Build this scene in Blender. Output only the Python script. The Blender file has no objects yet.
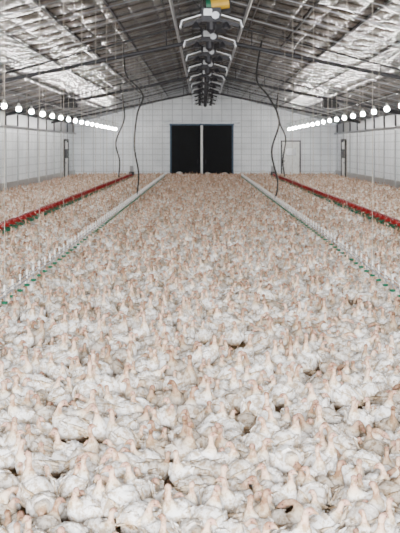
import bpy, math, random
from mathutils import Vector, Matrix, noise
random.seed(7)
scene = bpy.context.scene
COL = scene.collection

# ------------------------------------------------------------ materials
def new_mat(name):
    m = bpy.data.materials.new(name); m.use_nodes = True
    nt = m.node_tree
    return m, nt, nt.nodes['Principled BSDF']
def N(nt, t, **kw):
    n = nt.nodes.new(t)
    for k, v in kw.items(): setattr(n, k, v)
    return n
def plain(name, col, rough=0.6, metal=0.0, var=0.12, scale=6.0, emit=None, es=0):
    m, nt, b = new_mat(name)
    tc = N(nt, 'ShaderNodeTexCoord'); nz = N(nt, 'ShaderNodeTexNoise')
    nz.inputs['Scale'].default_value = scale; nz.inputs['Detail'].default_value = 4
    nt.links.new(tc.outputs['Object'], nz.inputs['Vector'])
    r = N(nt, 'ShaderNodeValToRGB')
    r.color_ramp.elements[0].position = 0.3; r.color_ramp.elements[1].position = 0.7
    r.color_ramp.elements[0].color = [c*(1-var) for c in col]+[1]
    r.color_ramp.elements[1].color = [min(1, c*(1+var)) for c in col]+[1]
    nt.links.new(nz.outputs['Fac'], r.inputs['Fac'])
    nt.links.new(r.outputs['Color'], b.inputs['Base Color'])
    b.inputs['Roughness'].default_value = rough; b.inputs['Metallic'].default_value = metal
    if emit:
        b.inputs['Emission Color'].default_value = (*emit, 1); b.inputs['Emission Strength'].default_value = es
    return m
def math_n(nt, op, a, b=None):
    n = N(nt, 'ShaderNodeMath', operation=op)
    for i, v in enumerate((a, b)):
        if v is None: continue
        if isinstance(v, (int, float)): n.inputs[i].default_value = v
        else: nt.links.new(v, n.inputs[i])
    return n.outputs[0]

M_steel = plain('galvanised_steel', (.30, .31, .33), .4, .7)
M_dark = plain('dark_steel', (.025, .025, .03), .55, .3)
M_black = plain('black_rubber', (.02, .02, .02), .6)
M_white = plain('white_plastic', (.74, .74, .72), .4)
M_red = plain('red_plastic', (.26, .012, .012), .4)
M_green = plain('green_plastic', (.01, .13, .07), .4)
M_cord = plain('cord', (.42, .38, .32), .8)
M_yellow = plain('yellow_motor', (.6, .36, .03), .5)
M_whitemetal = plain('pale_sheet_metal', (.34, .35, .36), .35, .5)
M_bulb = plain('glowing_bulb', (.9, .9, .88), .3, emit=(1.0, .96, .91), es=500)
M_doorw = plain('white_door_panel', (.72, .74, .74), .5)
M_doord = plain('navy_door_panel', (.002, .003, .005), .9, var=.3, scale=1.5)
M_blue = plain('blue_door_frame', (.02, .055, .10), .5)

def wall_mat(name, along):
    m, nt, b = new_mat(name)
    g = N(nt, 'ShaderNodeNewGeometry'); s = N(nt, 'ShaderNodeSeparateXYZ')
    nt.links.new(g.outputs['Position'], s.inputs[0])
    u = s.outputs[along]; z = s.outputs['Z']
    su = math_n(nt, 'PINGPONG', u, .35 if along == 'X' else .45); sz = math_n(nt, 'PINGPONG', z, .2)
    lu = math_n(nt, 'LESS_THAN', su, .03); lz = math_n(nt, 'LESS_THAN', sz, .022)
    l = math_n(nt, 'MAXIMUM', lu, lz)
    nz = N(nt, 'ShaderNodeTexNoise'); nz.inputs['Scale'].default_value = .8; nz.inputs['Detail'].default_value = 5
    nt.links.new(g.outputs['Position'], nz.inputs['Vector'])
    r = N(nt, 'ShaderNodeValToRGB')
    r.color_ramp.elements[0].color = (.58, .62, .66, 1); r.color_ramp.elements[1].color = (.78, .82, .86, 1)
    r.color_ramp.elements[0].position = .25; r.color_ramp.elements[1].position = .65
    nt.links.new(nz.outputs['Fac'], r.inputs['Fac'])
    mx = N(nt, 'ShaderNodeMix', data_type='RGBA')
    nt.links.new(math_n(nt, 'MULTIPLY', l, .55), mx.inputs['Factor'])
    nt.links.new(r.outputs['Color'], mx.inputs['A']); mx.inputs['B'].default_value = (.26, .29, .33, 1)
    nt.links.new(mx.outputs['Result'], b.inputs['Base Color'])
    bp = N(nt, 'ShaderNodeBump'); bp.inputs['Strength'].default_value = .3; bp.inputs['Distance'].default_value = .03
    nt.links.new(math_n(nt, 'SUBTRACT', 1.0, l), bp.inputs['Height']); nt.links.new(bp.outputs['Normal'], b.inputs['Normal'])
    b.inputs['Roughness'].default_value = .5
    return m
M_wallx = wall_mat('ribbed_white_panel_end', 'X'); M_wally = wall_mat('ribbed_white_panel_side', 'Y')

def ceil_mat():
    m, nt, b = new_mat('quilted_foil_ceiling')
    g = N(nt, 'ShaderNodeNewGeometry'); s = N(nt, 'ShaderNodeSeparateXYZ')
    nt.links.new(g.outputs['Position'], s.inputs[0])
    PX, PY = .62, 1.25
    ax = math_n(nt, 'ABSOLUTE', math_n(nt, 'SINE', math_n(nt, 'MULTIPLY', s.outputs['X'], math.pi/PX)))
    ay = math_n(nt, 'ABSOLUTE', math_n(nt, 'SINE', math_n(nt, 'MULTIPLY', s.outputs['Y'], math.pi/PY)))
    h = math_n(nt, 'MULTIPLY', math_n(nt, 'POWER', ax, .5), math_n(nt, 'POWER', ay, .5))
    nz = N(nt, 'ShaderNodeTexNoise'); nz.inputs['Scale'].default_value = 3.5; nz.inputs['Detail'].default_value = 3
    nt.links.new(g.outputs['Position'], nz.inputs['Vector'])
    hh = math_n(nt, 'ADD', h, math_n(nt, 'MULTIPLY', nz.outputs['Fac'], .5))
    bp = N(nt, 'ShaderNodeBump'); bp.inputs['Strength'].default_value = .85; bp.inputs['Distance'].default_value = .09
    nt.links.new(hh, bp.inputs['Height']); nt.links.new(bp.outputs['Normal'], b.inputs['Normal'])
    fx = math_n(nt, 'FLOOR', math_n(nt, 'DIVIDE', s.outputs['X'], PX)); fy = math_n(nt, 'FLOOR', math_n(nt, 'DIVIDE', s.outputs['Y'], PY))
    c = N(nt, 'ShaderNodeCombineXYZ'); nt.links.new(fx, c.inputs[0]); nt.links.new(fy, c.inputs[1])
    wn = N(nt, 'ShaderNodeTexWhiteNoise', noise_dimensions='3D'); nt.links.new(c.outputs[0], wn.inputs['Vector'])
    r = N(nt, 'ShaderNodeValToRGB')
    r.color_ramp.elements[0].color = (.06, .058, .058, 1); r.color_ramp.elements[1].color = (.30, .30, .31, 1)
    nt.links.new(wn.outputs['Value'], r.inputs['Fac'])
    seam = math_n(nt, 'MAXIMUM', math_n(nt, 'LESS_THAN', ax, .18), math_n(nt, 'LESS_THAN', ay, .5))
    mx = N(nt, 'ShaderNodeMix', data_type='RGBA'); nt.links.new(math_n(nt, 'MULTIPLY', seam, .95), mx.inputs['Factor'])
    nt.links.new(r.outputs['Color'], mx.inputs['A']); mx.inputs['B'].default_value = (.015, .015, .016, 1)
    nt.links.new(mx.outputs['Result'], b.inputs['Base Color'])
    b.inputs['Metallic'].default_value = .75; b.inputs['Roughness'].default_value = .27
    return m
M_ceil = ceil_mat()

def litter_mat():
    m, nt, b = new_mat('wood_shaving_litter')
    g = N(nt, 'ShaderNodeNewGeometry')
    n1 = N(nt, 'ShaderNodeTexNoise'); n1.inputs['Scale'].default_value = 45; n1.inputs['Detail'].default_value = 8; n1.inputs['Roughness'].default_value = .75
    nt.links.new(g.outputs['Position'], n1.inputs['Vector'])
    r = N(nt, 'ShaderNodeValToRGB'); e = r.color_ramp.elements
    e[0].position = .35; e[0].color = (.22, .12, .05, 1); e[1].position = .66; e[1].color = (.88, .62, .33, 1)
    nt.links.new(n1.outputs['Fac'], r.inputs['Fac']); nt.links.new(r.outputs['Color'], b.inputs['Base Color'])
    bp = N(nt, 'ShaderNodeBump'); bp.inputs['Strength'].default_value = 1; bp.inputs['Distance'].default_value = .03
    nt.links.new(n1.outputs['Fac'], bp.inputs['Height']); nt.links.new(bp.outputs['Normal'], b.inputs['Normal'])
    b.inputs['Roughness'].default_value = .95
    return m
M_floor = litter_mat()

def feather_mat():
    m, nt, b = new_mat('turkey_plumage')
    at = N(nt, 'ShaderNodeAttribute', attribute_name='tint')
    oi = N(nt, 'ShaderNodeObjectInfo'); tc = N(nt, 'ShaderNodeTexCoord')
    off = N(nt, 'ShaderNodeVectorMath', operation='SCALE'); off.inputs[0].default_value = (31, 17, 11)
    nt.links.new(oi.outputs['Random'], off.inputs['Scale'])
    add = N(nt, 'ShaderNodeVectorMath', operation='ADD'); nt.links.new(tc.outputs['Object'], add.inputs[0]); nt.links.new(off.outputs[0], add.inputs[1])
    nz = N(nt, 'ShaderNodeTexNoise'); nz.inputs['Scale'].default_value = 19; nz.inputs['Detail'].default_value = 6; nz.inputs['Roughness'].default_value = .72
    nt.links.new(add.outputs[0], nz.inputs['Vector'])
    r = N(nt, 'ShaderNodeValToRGB'); e = r.color_ramp.elements
    e[0].position = .42; e[0].color = (.38, .26, .13, 1); e[1].position = .53; e[1].color = (1, 1, 1, 1)
    nt.links.new(nz.outputs['Fac'], r.inputs['Fac'])
    mx = N(nt, 'ShaderNodeMix', data_type='RGBA', blend_type='MULTIPLY'); mx.inputs['Factor'].default_value = .78
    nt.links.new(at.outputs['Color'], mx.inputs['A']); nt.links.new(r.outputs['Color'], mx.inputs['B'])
    r2 = N(nt, 'ShaderNodeValToRGB'); e = r2.color_ramp.elements
    e[0].color = (.38, .30, .21, 1); e[1].color = (1, 1, 1, 1); e[1].position = .50
    nt.links.new(oi.outputs['Random'], r2.inputs['Fac'])
    m2 = N(nt, 'ShaderNodeMix', data_type='RGBA', blend_type='MULTIPLY'); m2.inputs['Factor'].default_value = .85
    nt.links.new(mx.outputs['Result'], m2.inputs['A']); nt.links.new(r2.outputs['Color'], m2.inputs['B'])
    nt.links.new(m2.outputs['Result'], b.inputs['Base Color'])
    n3 = N(nt, 'ShaderNodeTexNoise'); n3.inputs['Scale'].default_value = 60; n3.inputs['Detail'].default_value = 3
    nt.links.new(add.outputs[0], n3.inputs['Vector'])
    bp = N(nt, 'ShaderNodeBump'); bp.inputs['Strength'].default_value = .8; bp.inputs['Distance'].default_value = .008
    nt.links.new(n3.outputs['Fac'], bp.inputs['Height']); nt.links.new(bp.outputs['Normal'], b.inputs['Normal'])
    b.inputs['Roughness'].default_value = .8
    return m
M_turkey = feather_mat()

# ------------------------------------------------------------ mesh builder
class MB:
    def __init__(s): s.v=[]; s.f=[]; s.m=[]; s.mats=[]; s.c=[]
    def mi(s, mat):
        if mat not in s.mats: s.mats.append(mat)
        return s.mats.index(mat)
    def add(s, vs, fs, mat, cols=None):
        o=len(s.v); s.v+= [tuple(v) for v in vs]; k=s.mi(mat)
        s.f += [tuple(i+o for i in f) for f in fs]; s.m += [k]*len(fs)
        s.c += cols if cols else [(1,1,1)]*len(vs)
    def box(s, c, d, mat, rot=None):
        vs=[Vector((x*d[0]/2,y*d[1]/2,z*d[2]/2)) for x in(-1,1) for y in(-1,1) for z in(-1,1)]
        if rot is not None: vs=[rot@v for v in vs]
        vs=[v+Vector(c) for v in vs]
        s.add(vs,[(0,1,3,2),(4,6,7,5),(0,4,5,1),(2,3,7,6),(0,2,6,4),(1,5,7,3)],mat)
    def loft(s, rings, mat, cols=None, closed=True):
        n=len(rings[0]); vs=[p for r in rings for p in r]; fs=[]
        for i in range(len(rings)-1):
            for j in range(n):
                k=(j+1)%n; fs.append((i*n+j,i*n+k,(i+1)*n+k,(i+1)*n+j))
        if closed: fs.append(tuple(range(n))[::-1]); fs.append(tuple((len(rings)-1)*n+j for j in range(n)))
        cc=[c for c in cols for _ in range(n)] if cols else None
        s.add(vs,fs,mat,cc)
    def tube(s, pts, rad, mat, n=8, cols=None):
        pts=[Vector(p) for p in pts]; rings=[]
        if not isinstance(rad,(list,tuple)): rad=[rad]*len(pts)
        for i,p in enumerate(pts):
            t=(pts[min(i+1,len(pts)-1)]-pts[max(i-1,0)]).normalized()
            a=Vector((0,1,0)) if abs(t.y)<.8 else Vector((0,0,1))
            u=t.cross(a).normalized(); w=t.cross(u)
            rings.append([p+(u*math.cos(q)+w*math.sin(q))*rad[i] for q in [2*math.pi*k/n for k in range(n)]])
        s.loft(rings,mat,cols)
    def lathe(s, c, prof, mat, n=12):
        c=Vector(c); rings=[[c+Vector((r*math.cos(2*math.pi*k/n),r*math.sin(2*math.pi*k/n),z)) for k in range(n)] for r,z in prof]
        s.loft(rings,mat)
    def ball(s, c, r, mat, n=8, sc=(1,1,1), col=None):
        c=Vector(c); rings=[]
        for i in range(1,n):
            a=math.pi*i/n
            rings.append([c+Vector((r*sc[0]*math.sin(a)*math.cos(q),r*sc[1]*math.sin(a)*math.sin(q),-r*sc[2]*math.cos(a))) for q in [2*math.pi*k/(n+2) for k in range(n+2)]])
        s.loft(rings,mat,[col]*len(rings) if col else None)
    def obj(s, name, smooth=False, link=True, tint=False, parent=None):
        me=bpy.data.meshes.new(name); me.from_pydata(s.v,[],s.f)
        for m in s.mats: me.materials.append(m)
        me.polygons.foreach_set('material_index', s.m)
        if smooth: me.polygons.foreach_set('use_smooth',[True]*len(s.f))
        if tint:
            a=me.color_attributes.new('tint','FLOAT_COLOR','POINT')
            a.data.foreach_set('color',[x for c in s.c for x in (*c,1)])
        me.update(); o=bpy.data.objects.new(name,me)
        if parent: o.parent=parent
        if link: COL.objects.link(o)
        return o

# ------------------------------------------------------------ dimensions
H=2.14; YF=71.0; YB=-7.0; XL=-9.05; XR=9.5; RX=.22; ZE=3.75; ZR=6.2
def ceil_z(x):
    return ZR-(ZR-ZE)*((RX-x)/(RX-XL) if x<RX else (x-RX)/(XR-RX))

b=MB(); b.box(((XL+XR)/2,(YF+YB)/2,-.1),(XR-XL+.4,YF-YB+.4,.2),M_floor); b.obj('floor')
def slab(name, poly, thick, axis, mat):
    b=MB(); n=len(poly); off=Vector(axis)*thick
    vs=[Vector(p) for p in poly]+[Vector(p)+off for p in poly]
    fs=[tuple(range(n)),tuple(range(2*n-1,n-1,-1))]+[(i,(i+1)%n,(i+1)%n+n,i+n) for i in range(n)]
    b.add(vs,fs,mat); return b.obj(name)
slab('wall_back',[(XL,YF,0),(XR,YF,0),(XR,YF,ZE),(RX,YF,ZR),(XL,YF,ZE)],.15,(0,1,0),M_wallx)
# front wall with a big open doorway behind the camera
DX,DZ=5.0,4.4
b=MB()
for sx,xe in ((-1,XL),(1,XR)):
    P=[(sx*DX,YB,0),(xe,YB,0),(xe,YB,ZE),(sx*DX,YB,ceil_z(sx*DX))]
    n=4; vs=P+[(x,y-.15,z) for x,y,z in P]
    b.add(vs,[(0,1,2,3),(7,6,5,4)]+[(i,(i+1)%n,(i+1)%n+n,i+n) for i in range(n)],M_wallx)
P=[(-DX,YB,DZ),(DX,YB,DZ),(DX,YB,ceil_z(DX)),(RX,YB,ZR),(-DX,YB,ceil_z(-DX))]; n=5
b.add(P+[(x,y-.15,z) for x,y,z in P],[(0,1,2,3,4),(9,8,7,6,5)]+[(i,(i+1)%n,(i+1)%n+n,i+n) for i in range(n)],M_wallx)
b.obj('wall_front')
for nm,x,s in (('wall_left',XL,-1),('wall_right',XR,1)):
    b=MB()
    b.box((x+s*.075,(YF+YB)/2,1.52),(.15,YF-YB,3.04),M_wally)
    b.box((x+s*.075,(YF+YB)/2,(3.04+ZE)/2),(.15,YF-YB,ZE-3.04),M_steel)
    b.tube([(x-s*.08,YB,3.08),(x-s*.08,YF,3.08)],.06,M_steel)
    b.box((x-s*.02,(YF+YB)/2,.25),(.04,YF-YB,.5),M_whitemetal)
    y=YB+2
    while y<YF:
        b.box((x-s*.03,y,1.5),(.06,.10,3.0),M_whitemetal); b.box((x-s*.03,y,3.4),(.06,.08,.66),M_dark); y+=3.0
    b.obj(nm)
# ceiling
b=MB()
t=.12
P=[(XL-.2,ceil_z(XL)),(RX,ZR),(XR+.2,ceil_z(XR)),(XR+.2,ceil_z(XR)+t),(RX,ZR+t),(XL-.2,ceil_z(XL)+t)]
vs=[(x,YB-.15,z) for x,z in P]+[(x,YF+.15,z) for x,z in P]
b.add(vs,[(i,(i+1)%6,(i+1)%6+6,i+6) for i in range(6)]+[(0,5,4,1),(1,4,3,2),(6,7,10,11),(7,8,9,10)],M_ceil)
b.obj('ceiling')
# purlins
b=MB()
for i in range(-7,8):
    x=RX+i*1.24
    if XL+.3<x<XR-.3 and i!=0:
        b.box((x,(YF+YB)/2,ceil_z(x)-.025),(.035,YF-YB-.1,.05),M_dark)
y=YB+1
while y<YF-.5:
    for xe in (XL,XR):
        b.tube([(RX,y,ZR-.05),(xe,y,ceil_z(xe)-.05)],.018,M_steel,5)
    y+=2.5
for dx in (-1.0,1.0):
    b.tube([(RX+dx,YB+.1,5.78),(RX+dx,YF-.1,5.78)],.045,M_steel)
b.obj('ceiling_purlins')
# trusses
def truss(y):
    b=MB()
    for s,xe in ((-1,XL),(1,XR)):
        top=[]; bot=[]
        for k in range(8):
            f=k/7; x=RX+(xe-RX)*f
            zt=ceil_z(x)-.10; zb=5.5-(5.5-3.6)*f
            top.append(Vector((x,y,zt))); bot.append(Vector((x,y,min(zb,zt-.02))))
        b.tube(bot,.06,M_dark,6); b.tube(top,.03,M_dark,6)
        for k in (0,1,2,3,4):
            b.tube([bot[k],top[k]],.018,M_dark,5)
    b.obj('roof_truss')
for y in (16,31,46,60): truss(y)

# ------------------------------------------------------------ back wall doors
b=MB(); w=2.2; zt=3.68; yy=YF-.03
for s in (-1,1):
    x0=-.02+s*.09; x1=-.02+s*w; cx=(x0+x1)/2
    b.box((cx,yy-.03,zt/2),(abs(x1-x0),.06,zt),M_doord)
    for z in (.1,zt/2,zt-.08): b.box((cx,yy-.075,z),(abs(x1-x0),.03,.10),M_doord)
    b.box((x1,yy-.04,zt/2),(.12,.12,zt),M_blue)
    b.box((s*.28-.02,yy-.1,1.1),(.05,.05,.3),M_dark)
b.box((-.02,yy-.05,zt/2),(.12,.14,zt),M_white)
b.box((-.02,yy-.04,zt+.05),(2*w+.2,.14,.12),M_blue)
b.box((-.02,yy-.10,zt+.16),(2*w+1.0,.10,.08),M_steel)
b.obj('door_1')
b=MB(); cx=6.3
b.box((cx,yy-.02,1.25),(1.2,.06,2.5),M_doorw)
for x in (-.66,.66): b.box((cx+x,yy-.03,1.28),(.08,.1,2.56),M_dark)
b.box((cx,yy-.03,2.56),(1.40,.1,.08),M_dark); b.box((cx,yy-.07,1.8),(.7,.03,.5),M_whitemetal)
b.ball((cx-.45,yy-.1,1.15),.05,M_dark); b.obj('door_2')
for nm,x,s,y in (('door_3',XL,1,66.0),('door_4',XR,-1,66.5)):
    b=MB(); X=x+s*.06
    b.box((X,y,1.25),(.06,1.6,2.4),M_doorw)
    for dy in (-.85,.85): b.box((X+s*.02,y+dy,1.3),(.12,.14,2.6),M_dark)
    b.box((X+s*.02,y,2.6),(.12,1.84,.14),M_dark); b.box((X+s*.05,y,1.7),(.04,.9,.6),M_dark)
    b.ball((X+s*.08,y-.6,1.1),.05,M_steel); b.obj(nm)
b=MB()
for x,h in ((-4.9,.5),(-1.6,.35),(.4,.3),(1.6,.3),(4.3,.45)):
    b.lathe((x,YF-.6,0),[(.14,0),(.18,.02),(.2,h),(.16,h+.02),(.05,h+.05)],M_white)
b.obj('feed_buckets',True)

# ------------------------------------------------------------ drinker lines
def drinker(x):
    b=MB(); y0,y1=1.0,62.0; z=.40
    b.tube([(x,y0,z),(x,y1,z)],.014,M_steel); b.tube([(x,y0,z+.05),(x,y1,z+.05)],.008,M_steel,6)
    y=y0+.2
    while y<y1:
        b.box((x,y,z+.05),(.022,.028,.11),M_white)
        b.lathe((x,y,z+.10),[(.010,0),(.016,.008),(.016,.02),(.006,.03)],M_white,6)
        b.tube([(x,y,z),(x,y,z-.06)],.009,M_steel,6)
        b.lathe((x,y,z-.10),[(.012,0),(.034,.005),(.043,.03),(.038,.03),(.018,.010)],M_green,8)
        y+=.5
    p=b.obj('drinker_line')
    c=MB(); y=1.7
    while y<y1:
        c.tube([(x,y,z+.07),(x,y,ceil_z(x)-.05)],.0035,M_cord,5); y+=2.5
    c.obj('suspension_cords',parent=p)
drinker(-2.31); drinker(2.42)
def feeder(x):
    b=MB(); y0,y1=3.0,64.0; z=.44
    b.tube([(x,y0,z),(x,y1,z)],.024,M_red)
    y=y0+.3
    while y<y1:
        b.lathe((x,y,z-.02),[(.035,.035),(.045,.0),(.08,-.04),(.12,-.08),(.11,-.09)],M_red,12)
        b.lathe((x,y,z-.22),[(.10,0),(.15,.012),(.175,.06),(.18,.075),(.165,.075),(.14,.03),(.05,.04)],M_green,12)
        for k in range(6):
            a=k*math.pi/3; b.tube([(x+.11*math.cos(a),y+.11*math.sin(a),z-.10),(x+.17*math.cos(a),y+.17*math.sin(a),z-.15)],.006,M_red,4)
        y+=.75
    b.box((x,y1,z),(.3,.4,.25),M_dark); b.tube([(x,y1,z+.1),(x,y1,z+.5)],.12,M_steel)
    p=b.obj('feeder_line')
    c=MB(); y=4.0
    while y<y1:
        c.tube([(x,y,z+.02),(x,y,ceil_z(x)-.05)],.004,M_cord,5); y+=3.1
    c.obj('suspension_cords',parent=p)
feeder(-4.5); feeder(4.55)

# ------------------------------------------------------------ dark drop cables
def cable(pts,r=.03):
    P=[Vector(p) for p in pts]; out=[]
    for i in range(len(P)-1):
        p0=P[max(i-1,0)];p1=P[i];p2=P[i+1];p3=P[min(i+2,len(P)-1)]
        for k in range(8):
            t=k/8; out.append(.5*((2*p1)+(p2-p0)*t+(2*p0-5*p1+4*p2-p3)*t*t+(3*p1-p0-3*p2+p3)*t**3))
    out.append(P[-1]); b=MB(); b.tube(out,r,M_black,7); b.obj('hanging_cable',True)
cable([(-4.5,54,.5),(-4.45,54,1.4),(-4.65,54,2.4),(-4.2,54,3.6),(-4.25,54,4.5),(-4.3,54,ceil_z(-4.3)-.02)],.04)
cable([(-2.31,35.5,.45),(-2.25,35.5,1.2),(-2.4,35.5,2.2),(-2.3,35.5,3.3),(-2.1,35.5,4.0),(-2.7,35.8,4.7),(-2.8,36,ceil_z(-2.8)-.05)],.03)
cable([(2.42,33,.45),(2.5,33,1.0),(2.3,33,2.0),(2.55,33,3.0),(2.2,33,3.8),(1.8,33,4.4),(2.0,33.5,ceil_z(2)-.05)],.03)
cable([(4.55,55,.5),(4.45,55,1.4),(4.6,55,2.6),(4.3,55,3.4),(4.1,55,4.2),(4.2,55,ceil_z(4.2)-.02)],.04)

# ------------------------------------------------------------ lamps
def lamprow(x,z=3.36):
    b=MB(); y=1.0
    b.tube([(x,YB+1,z+.42),(x,YF-.3,z+.42)],.012,M_black,5)
    k=0
    while y<YF-1:
        b.tube([(x,y,z+.42),(x,y,z+.12)],.01,M_black,5)
        b.lathe((x,y,z+.07),[(.10,0),(.09,.02),(.05,.06),(.03,.12),(.01,.13)],M_white,10)
        b.ball((x,y,z),.080,M_bulb,8)
        if k%3==0: b.tube([(x,y,z+.42),(x,y,ceil_z(x))],.006,M_cord,4)
        y+=2.4; k+=1
    b.obj('string_lights',True)
lamprow(-5.9); lamprow(5.95)

# ------------------------------------------------------------ ridge ventilation / brooder units
def unit(y,first=False):
    b=MB(); x=RX; z=H+3.1
    R=lambda a: Matrix.Rotation(a,3,'Y')
    b.box((x,y,z+.05),(.46,.5,.34),M_dark)
    b.box((x-.08,y-.27,z+.10),(.2,.05,.16),M_whitemetal)
    b.tube([(x+.1,y-.25,z+.02),(x+.1,y-.36,z+.02)],.09,M_steel,10)
    for s in (-1,1):
        b.box((x+s*.48,y,z-.03),(.50,.5,.03),M_whitemetal,R(s*.30))
        b.box((x+s*.72,y,z-.18),(.03,.5,.16),M_steel,R(-s*.3))
        b.box((x+s*.46,y,z-.13),(.42,.14,.09),M_dark,R(s*.30))
        b.tube([(x+s*.2,y,z+.15),(x+s*.5,y,z+.5),(x+s*.55,y,ceil_z(x+s*.55)-.02)],.014,M_dark,5)
        b.lathe((x+s*.36,y-.2,z-.30),[(.10,0),(.11,.03),(.07,.11),(.03,.18)],M_dark,10)
    b.tube([(x,y-.1,z-.1),(x,y-.1,z-.30),(x+.02,y-.1,z-.38)],[.12,.12,.05],M_dark,10)
    b.tube([(x,y,z+.15),(x,y,ceil_z(x)-.01)],.04,M_dark,6)
    b.box((x+.28,y+.9,z+.38),(.42,.3,.30),M_dark); b.tube([(x+.28,y+.9,z+.45),(x+.28,y+.9,ceil_z(x+.28)-.01)],.02,M_dark,5)
    b.box((x-.25,y+1.6,z+.12),(.3,.3,.24),M_dark); b.tube([(x-.25,y+1.6,z+.2),(x-.25,y+1.6,ceil_z(x-.25)-.01)],.02,M_dark,5)
    b.tube([(x+.1,y,z+.2),(x-.15,y+1.2,z+.02),(x+.05,y+2.6,z-.02),(x,y+4.2,z+.14)],.022,M_black,6)
    if first:
        b.tube([(x+.0,y-.1,z+.30),(x+.42,y-.1,z+.36)],.14,M_yellow,12); b.tube([(x-.12,y-.1,z+.29),(x,y-.1,z+.3)],.13,M_green,12)
    b.obj('ridge_brooder_heater')
for i,y in enumerate((24.0,28.5,33,38,43,48,53,58,63,68)): unit(y,i==0)
b=MB(); b.tube([(RX,YB+.1,H+3.62),(RX,YF-.1,H+3.62)],.045,M_dark); b.obj('ridge_feed_pipe')

# dark box heaters hung under the eaves
def heater(x,y,z):
    b=MB()
    b.box((x,y,z),(.62,.6,.46),M_dark)
    b.box((x,y-.31,z),(.54,.03,.38),M_black)
    for k in range(5): b.box((x,y-.335,z-.15+k*.075),(.5,.04,.012),M_dark,Matrix.Rotation(.5,3,'X'))
    b.tube([(x,y+.3,z),(x,y+.45,z)],.15,M_steel,12)
    b.box((x+.36,y,z-.1),(.12,.3,.2),M_dark)
    for s in (-1,1):
        for t in (-.2,.2): b.tube([(x+s*.26,y+t,z+.2),(x+s*.26,y+t,ceil_z(x+s*.26)-.08)],.012,M_dark,5)
    b.obj('box_heater')
heater(-6.25,47,H+2.05); heater(6.0,47,H+2.05)

# ------------------------------------------------------------ turkeys
WHITE=(.97,.96,.95); CREAM=(.88,.77,.62); PINK=(.76,.55,.42); HEAD=(.60,.37,.29); BEAK=(.52,.38,.25); LEG=(.66,.44,.33)
DIRT_SHADE=(.52,.38,.24)
def catmull(P,sub):
    out=[]
    for i in range(len(P)-1):
        p0=P[max(i-1,0)];p1=P[i];p2=P[i+1];p3=P[min(i+2,len(P)-1)]
        for k in range(sub):
            t=k/sub
            out.append([.5*((2*b)+(c-a)*t+(2*a-5*b+4*c-d)*t*t+(3*b-a-3*c+d)*t**3) for a,b,c,d in zip(p0,p1,p2,p3)])
    out.append(list(P[-1])); return out
def feather(b,base,tip,width,nrm,col,thick=.005):
    base=Vector(base);tip=Vector(tip);d=tip-base;side=d.normalized().cross(Vector(nrm)).normalized();n=side.cross(d.normalized()).normalized()
    rings=[]
    for f,w in ((0,.35),(.3,.9),(.65,1),(.9,.65),(1,.12)):
        c=base+d*f+n*(-.006*math.sin(f*math.pi))
        rings.append([c+side*width*w,c+n*thick,c-side*width*w,c-n*thick])
    dk=(col[0]*.80,col[1]*.75,col[2]*.68)
    b.loft(rings,M_turkey,[dk,col,col,col,dk])
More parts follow.
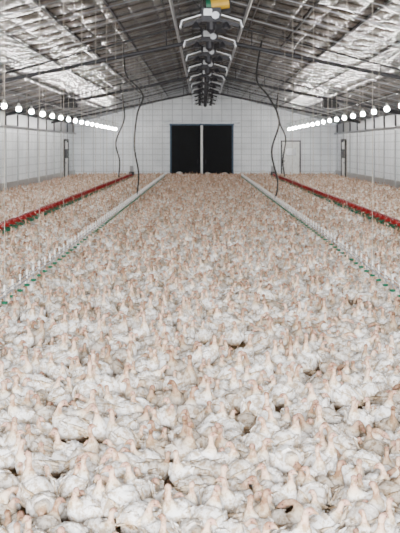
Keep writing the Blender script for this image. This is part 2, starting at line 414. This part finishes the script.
def turkey(i,neck,sit=False,wing_open=0.0,stride=0.0,ns=.78,fat=1.0,tilt=14):
    rnd=random.Random(100+i); b=MB(); dz=-.060 if sit else 0
    body=[(-.138,0,.168,.014,.012),(-.118,0,.168,.042,.038),(-.082,0,.162,.074,.068),(-.03,0,.155,.096,.090),(.022,0,.155,.100,.096),(.066,0,.166,.084,.084),(.094,0,.188,.054,.058)]
    body=[(x,y,z,r*fat,q*fat) for x,y,z,r,q in body]
    cb=[CREAM,WHITE,WHITE,WHITE,WHITE,WHITE,WHITE]
    root=Vector((.094,0,.195))
    hc0=Vector(neck[4][:3]); hc1=root+(hc0-root)*ns
    nk=[]
    for k,p in enumerate(neck):
        v=Vector(p[:3])
        v = root+(v-root)*ns if k<4 else hc1+(v-hc0)*1.0
        g=1.25 if k==0 else 1.0
        nk.append((*v,p[3]*g,p[4]*g))
    neck=nk
    pts=body+neck
    cn=[CREAM,PINK,PINK,PINK,HEAD,HEAD,BEAK,BEAK]
    cols=cb+cn[:len(neck)]
    P=catmull(pts,3); C=catmull(cols,3)
    n=16; rings=[]; V=[Vector(p[:3]) for p in P]
    for k,p in enumerate(P):
        t=(V[min(k+1,len(V)-1)]-V[max(k-1,0)]).normalized()
        isb = k<=18
        ref=Vector((0,1,0)) if isb else (Vector((0,1,0)) if abs(t.y)<.75 else Vector((0,0,1)))
        up=t.cross(ref).normalized()*-1
        if up.z<0 and isb: up=-up
        sd=up.cross(t).normalized()
        if sd.y<0 and isb: sd=-sd
        ring=[]
        for j in range(n):
            q=2*math.pi*j/n; v=sd*math.cos(q)*p[3]+up*math.sin(q)*p[4]
            if k<22:
                w=1+.20*noise.noise(Vector((V[k].x*38+i*5,math.cos(q)*2.6,math.sin(q)*2.6+i)))+(.05*(k%2) if k<20 else 0)
                v*=w
            ring.append(V[k]+v+Vector((0,0,dz)))
        rings.append(ring)
    for k in range(1,len(rings)):
        best=min(((sum((rings[k][(s+d*j)%n]-rings[k-1][j]).length for j in range(0,n,4)),s,d) for s in range(n) for d in (1,-1)))
        _,s,d=best; rings[k]=[rings[k][(s+d*j)%n] for j in range(n)]
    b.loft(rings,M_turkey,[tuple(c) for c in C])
    F=fat
    for s in (-1,1):
        o=wing_open
        W=[(.072,.076,.185,.008,.012),(.05,.094,.182,.014,.040),(.0,.104+.02*o,.176,.015,.052),(-.05,.098+.04*o,.172,.013,.046),(-.085,.082+.05*o,.168,.010,.030),(-.11,.064+.05*o,.166,.004,.008)]
        W=catmull(W,2); rr=[]
        for p in W:
            rr.append([Vector((p[0],s*F*(p[1]+math.cos(q)*p[3]-.15*math.sin(q)*p[4]),p[2]+dz+math.sin(q)*p[4]-.01)) for q in [2*math.pi*j/10 for j in range(10)]])
        b.loft(rr,M_turkey,[WHITE]*len(rr))
        for k in range(6):
            f=k/5
            base=(.01-.03*f,s*F*(.112+.01*o-.008*f),.214-.070*f+dz)
            tip=(-.150+.030*f+rnd.uniform(-.012,.012),s*F*(.052+.05*o+.022*f+rnd.uniform(-.008,.008)),.190-.040*f+dz)
            feather(b,base,tip,.017,(0,s,.3),WHITE if k%2 else (.88,.76,.60))
        for k in range(5):
            f=k/4
            feather(b,(.06-.01*f,s*F*(.100),.214-.06*f+dz),(-.020+rnd.uniform(-.012,.012),s*F*(.123),.207-.065*f+dz),.015,(0,s,.3),WHITE)
    for k in range(7):
        a=(k-3)*.13
        feather(b,(-.11,.006*(k-3),.172+dz),(-.182+.006*abs(k-3),.026*(k-3)*(.8+.2*rnd.random()),.160+dz+rnd.uniform(-.008,.012)),.013,(0,a*.5,1),(.82,.69,.52),.003)
    for k in range(14):
        x=rnd.uniform(-.10,.06); y=rnd.uniform(-.05,.05)
        feather(b,(x,y,.240+dz-abs(y)*.40-abs(x)*.16),(x-.042,y+rnd.uniform(-.015,.015),.250+dz-abs(y)*.3-abs(x-.05)*.22),.013,(0,0,1),WHITE,.004)
    hc=Vector(neck[4][:3])+Vector((0,0,dz)); hd=(Vector(neck[6][:3])-Vector(neck[3][:3])).normalized(); hs=hd.cross(Vector((0,0,1)))
    hs = hs.normalized() if hs.length>.2 else Vector((0,1,0))
    for s in (-1,1): b.ball(hc+hs*s*.0175+hd*.004+Vector((0,0,.003)),.0052,M_black,5)
    b.ball(hc+hd*.018+Vector((0,0,.012)),.006,M_turkey,5,(1,1,1.4),HEAD)
    # nose-up carriage of the trunk and neck about the hips
    piv=Vector((-.01,0,.13+dz)); Rm=Matrix.Rotation(-math.radians(tilt),3,'Y')
    b.v=[tuple(piv+Rm@(Vector(v)-piv)) for v in b.v]
    # underside tinted darker: litter stain plus shade painted into the vertex colour
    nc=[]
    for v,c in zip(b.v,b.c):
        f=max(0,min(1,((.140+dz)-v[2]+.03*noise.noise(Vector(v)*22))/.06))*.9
        nc.append(tuple(a*(1-f)+d*f for a,d in zip(c,DIRT_SHADE)))
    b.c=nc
    for s in (-1,1):
        if sit:
            b.tube([(.0,s*.05,.06),(.04,s*.055,.025),(.075,s*.05,.012),(.10,s*.05,.008)],[.03,.018,.008,.005],M_turkey,7,[WHITE,CREAM,LEG,LEG])
            fx,hy=.08,s*.05
        else:
            st=stride*s
            b.tube([(.0,s*.036,.13),(.012+st*.4,s*.042,.095),(-.018+st*.5,s*.042,.068)],[.036,.024,.010],M_turkey,8,[WHITE,WHITE,CREAM])
            b.tube([(-.018+st*.5,s*.042,.070),(-.01+st*.8,s*.042,.035),(.0+st,s*.042,.008)],[.009,.0065,.008],M_turkey,7,[LEG]*3)
            fx,hy=st,s*.042
        for a in (-.45,0,.45,math.pi):
            L=.05 if a!=math.pi else .022
            b.tube([(fx,hy,.008),(fx+math.cos(a)*L*.55,hy+math.sin(a)*L*.55,.010),(fx+math.cos(a)*L,hy+math.sin(a)*L,.003)],[.007,.005,.002],M_turkey,6,[LEG]*3)
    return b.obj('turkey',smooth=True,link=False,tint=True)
NK=[ # 8 rings each: x,y,z,r,r   (base, neck, neck, nape, skull, face, beak, tip)
 [(.120,0,.222,.030,.032),(.134,0,.258,.021,.022),(.144,0,.294,.0175,.018),(.154,0,.318,.019,.019),(.170,0,.330,.021,.0205),(.189,0,.324,.016,.015),(.203,0,.315,.008,.008),(.215,0,.301,.002,.002)],
 [(.128,0,.212,.031,.032),(.158,.002,.230,.021,.022),(.182,.004,.250,.018,.018),(.200,.006,.264,.019,.019),(.218,.008,.268,.021,.0205),(.236,.010,.260,.016,.015),(.249,.011,.249,.008,.008),(.259,.012,.235,.002,.002)],
 [(.120,.004,.222,.030,.032),(.132,.010,.256,.021,.022),(.140,.014,.288,.0175,.018),(.144,.022,.312,.019,.019),(.149,.038,.324,.0205,.021),(.153,.057,.319,.015,.016),(.155,.072,.310,.008,.008),(.157,.084,.297,.002,.002)],
 [(.118,-.004,.224,.030,.032),(.126,-.010,.258,.021,.022),(.128,-.016,.290,.0175,.018),(.124,-.024,.314,.019,.019),(.111,-.036,.328,.0205,.021),(.096,-.048,.325,.015,.016),(.084,-.057,.318,.008,.008),(.073,-.065,.306,.002,.002)],
 [(.130,0,.200,.033,.033),(.165,.006,.180,.023,.023),(.188,.012,.146,.018,.018),(.198,.016,.114,.019,.019),(.204,.020,.091,.0205,.021),(.208,.023,.070,.015,.016),(.210,.025,.054,.008,.008),(.211,.026,.038,.002,.002)],
 [(.116,0,.214,.034,.034),(.128,.002,.236,.026,.027),(.136,.004,.254,.021,.021),(.146,.008,.268,.020,.020),(.162,.014,.275,.021,.0205),(.180,.020,.268,.016,.015),(.193,.024,.258,.008,.008),(.204,.028,.245,.002,.002)],
 [(.122,.0,.222,.030,.032),(.140,-.004,.254,.021,.022),(.152,-.008,.284,.0175,.018),(.164,-.014,.304,.019,.019),(.180,-.024,.313,.021,.0205),(.195,-.036,.307,.016,.015),(.206,-.045,.297,.008,.008),(.215,-.053,.283,.002,.002)],
 [(.116,.012,.232,.030,.032),(.112,.040,.262,.021,.022),(.092,.066,.272,.0175,.018),(.070,.086,.264,.019,.019),(.050,.098,.254,.020,.0205),(.030,.105,.242,.015,.015),(.016,.110,.232,.008,.008),(.004,.113,.220,.002,.002)],
]
tc=bpy.data.collections.new('turkeys')
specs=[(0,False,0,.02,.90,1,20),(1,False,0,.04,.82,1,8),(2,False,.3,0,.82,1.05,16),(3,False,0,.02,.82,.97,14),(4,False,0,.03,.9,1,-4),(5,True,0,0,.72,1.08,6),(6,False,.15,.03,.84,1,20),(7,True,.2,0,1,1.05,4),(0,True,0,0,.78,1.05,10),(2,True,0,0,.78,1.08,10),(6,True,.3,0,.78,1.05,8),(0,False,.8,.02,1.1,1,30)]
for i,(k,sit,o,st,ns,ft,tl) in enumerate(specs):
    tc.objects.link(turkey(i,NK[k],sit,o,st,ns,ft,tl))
NT=len(specs)
pts=[];yaw=[];scl=[];idx=[]
sp=.208
y=.5; row=0
while y<YF-.35:
    x=XL+.35+(sp/2 if row%2 else 0)
    while x<XR-.35:
        px=x+random.uniform(-.06,.06); py=y+random.uniform(-.06,.06)
        g=noise.noise(Vector((px*1.3,py*1.3,3.1)))
        keep = random.random() > (.5 if g<-.36 else .05)
        if keep:
            pts.append((px,py,0)); 
            base=noise.noise(Vector((px*.4,py*.4,9)))*6
            yaw.append(base+random.gauss(0,1.6)); scl.append(random.uniform(.72,1.0))
            idx.append(random.choices(range(NT),[9,8,9,8,7,9,9,7,8,8,8,3])[0])
        x+=sp
    y+=sp*.9; row+=1
me=bpy.data.meshes.new('turkey_flock'); me.from_pydata(pts,[],[])
for nm,tp,data in (('yaw','FLOAT',yaw),('scl','FLOAT',scl),('idx','INT',idx)):
    a=me.attributes.new(nm,tp,'POINT'); a.data.foreach_set('value',data)
fl=bpy.data.objects.new('turkey_flock',me); COL.objects.link(fl)
ng=bpy.data.node_groups.new('flock_scatter','GeometryNodeTree')
ng.interface.new_socket('Geometry',in_out='INPUT',socket_type='NodeSocketGeometry')
ng.interface.new_socket('Geometry',in_out='OUTPUT',socket_type='NodeSocketGeometry')
gi=ng.nodes.new('NodeGroupInput'); go=ng.nodes.new('NodeGroupOutput')
iop=ng.nodes.new('GeometryNodeInstanceOnPoints'); ci=ng.nodes.new('GeometryNodeCollectionInfo')
ci.inputs['Collection'].default_value=tc; ci.inputs['Separate Children'].default_value=True; ci.inputs['Reset Children'].default_value=True
def na(n,t):
    q=ng.nodes.new('GeometryNodeInputNamedAttribute'); q.data_type=t; q.inputs['Name'].default_value=n
    return [s for s in q.outputs if s.enabled and s.name=='Attribute'][0]
cx=ng.nodes.new('ShaderNodeCombineXYZ'); ng.links.new(na('yaw','FLOAT'),cx.inputs['Z'])
ng.links.new(gi.outputs[0],iop.inputs['Points']); ng.links.new(ci.outputs[0],iop.inputs['Instance'])
iop.inputs['Pick Instance'].default_value=True
ng.links.new(na('idx','INT'),iop.inputs['Instance Index']); ng.links.new(cx.outputs[0],iop.inputs['Rotation'])
ng.links.new(na('scl','FLOAT'),iop.inputs['Scale']); ng.links.new(iop.outputs[0],go.inputs[0])
md=fl.modifiers.new('scatter','NODES'); md.node_group=ng
print('birds',len(pts))

# ------------------------------------------------------------ light
w=bpy.data.worlds.new('World'); scene.world=w; w.use_nodes=True
w.node_tree.nodes['Background'].inputs[0].default_value=(.85,.92,1,1); w.node_tree.nodes['Background'].inputs[1].default_value=1.0
ld=bpy.data.lights.new('doorway_daylight','AREA'); ld.shape='RECTANGLE'; ld.size=2*DX; ld.size_y=2.0; ld.energy=9000; ld.color=(.97,.985,1)
lo=bpy.data.objects.new('doorway_daylight',ld); COL.objects.link(lo); lo.location=(0,YB-.05,DZ-1.05); lo.rotation_euler=(math.radians(78),0,0)

# ------------------------------------------------------------ camera
cd=bpy.data.cameras.new('camera'); cam=bpy.data.objects.new('camera',cd); COL.objects.link(cam)
cd.sensor_fit='VERTICAL'; cd.sensor_height=36; cd.lens=1000/533*36
cd.shift_y=-119.5/533; cd.shift_x=-2/533
cam.location=(0,0,H); cam.rotation_euler=(math.radians(90),0,0)
cd.clip_end=300; cd.dof.use_dof=True; cd.dof.focus_distance=9; cd.dof.aperture_fstop=6.3
scene.camera=cam
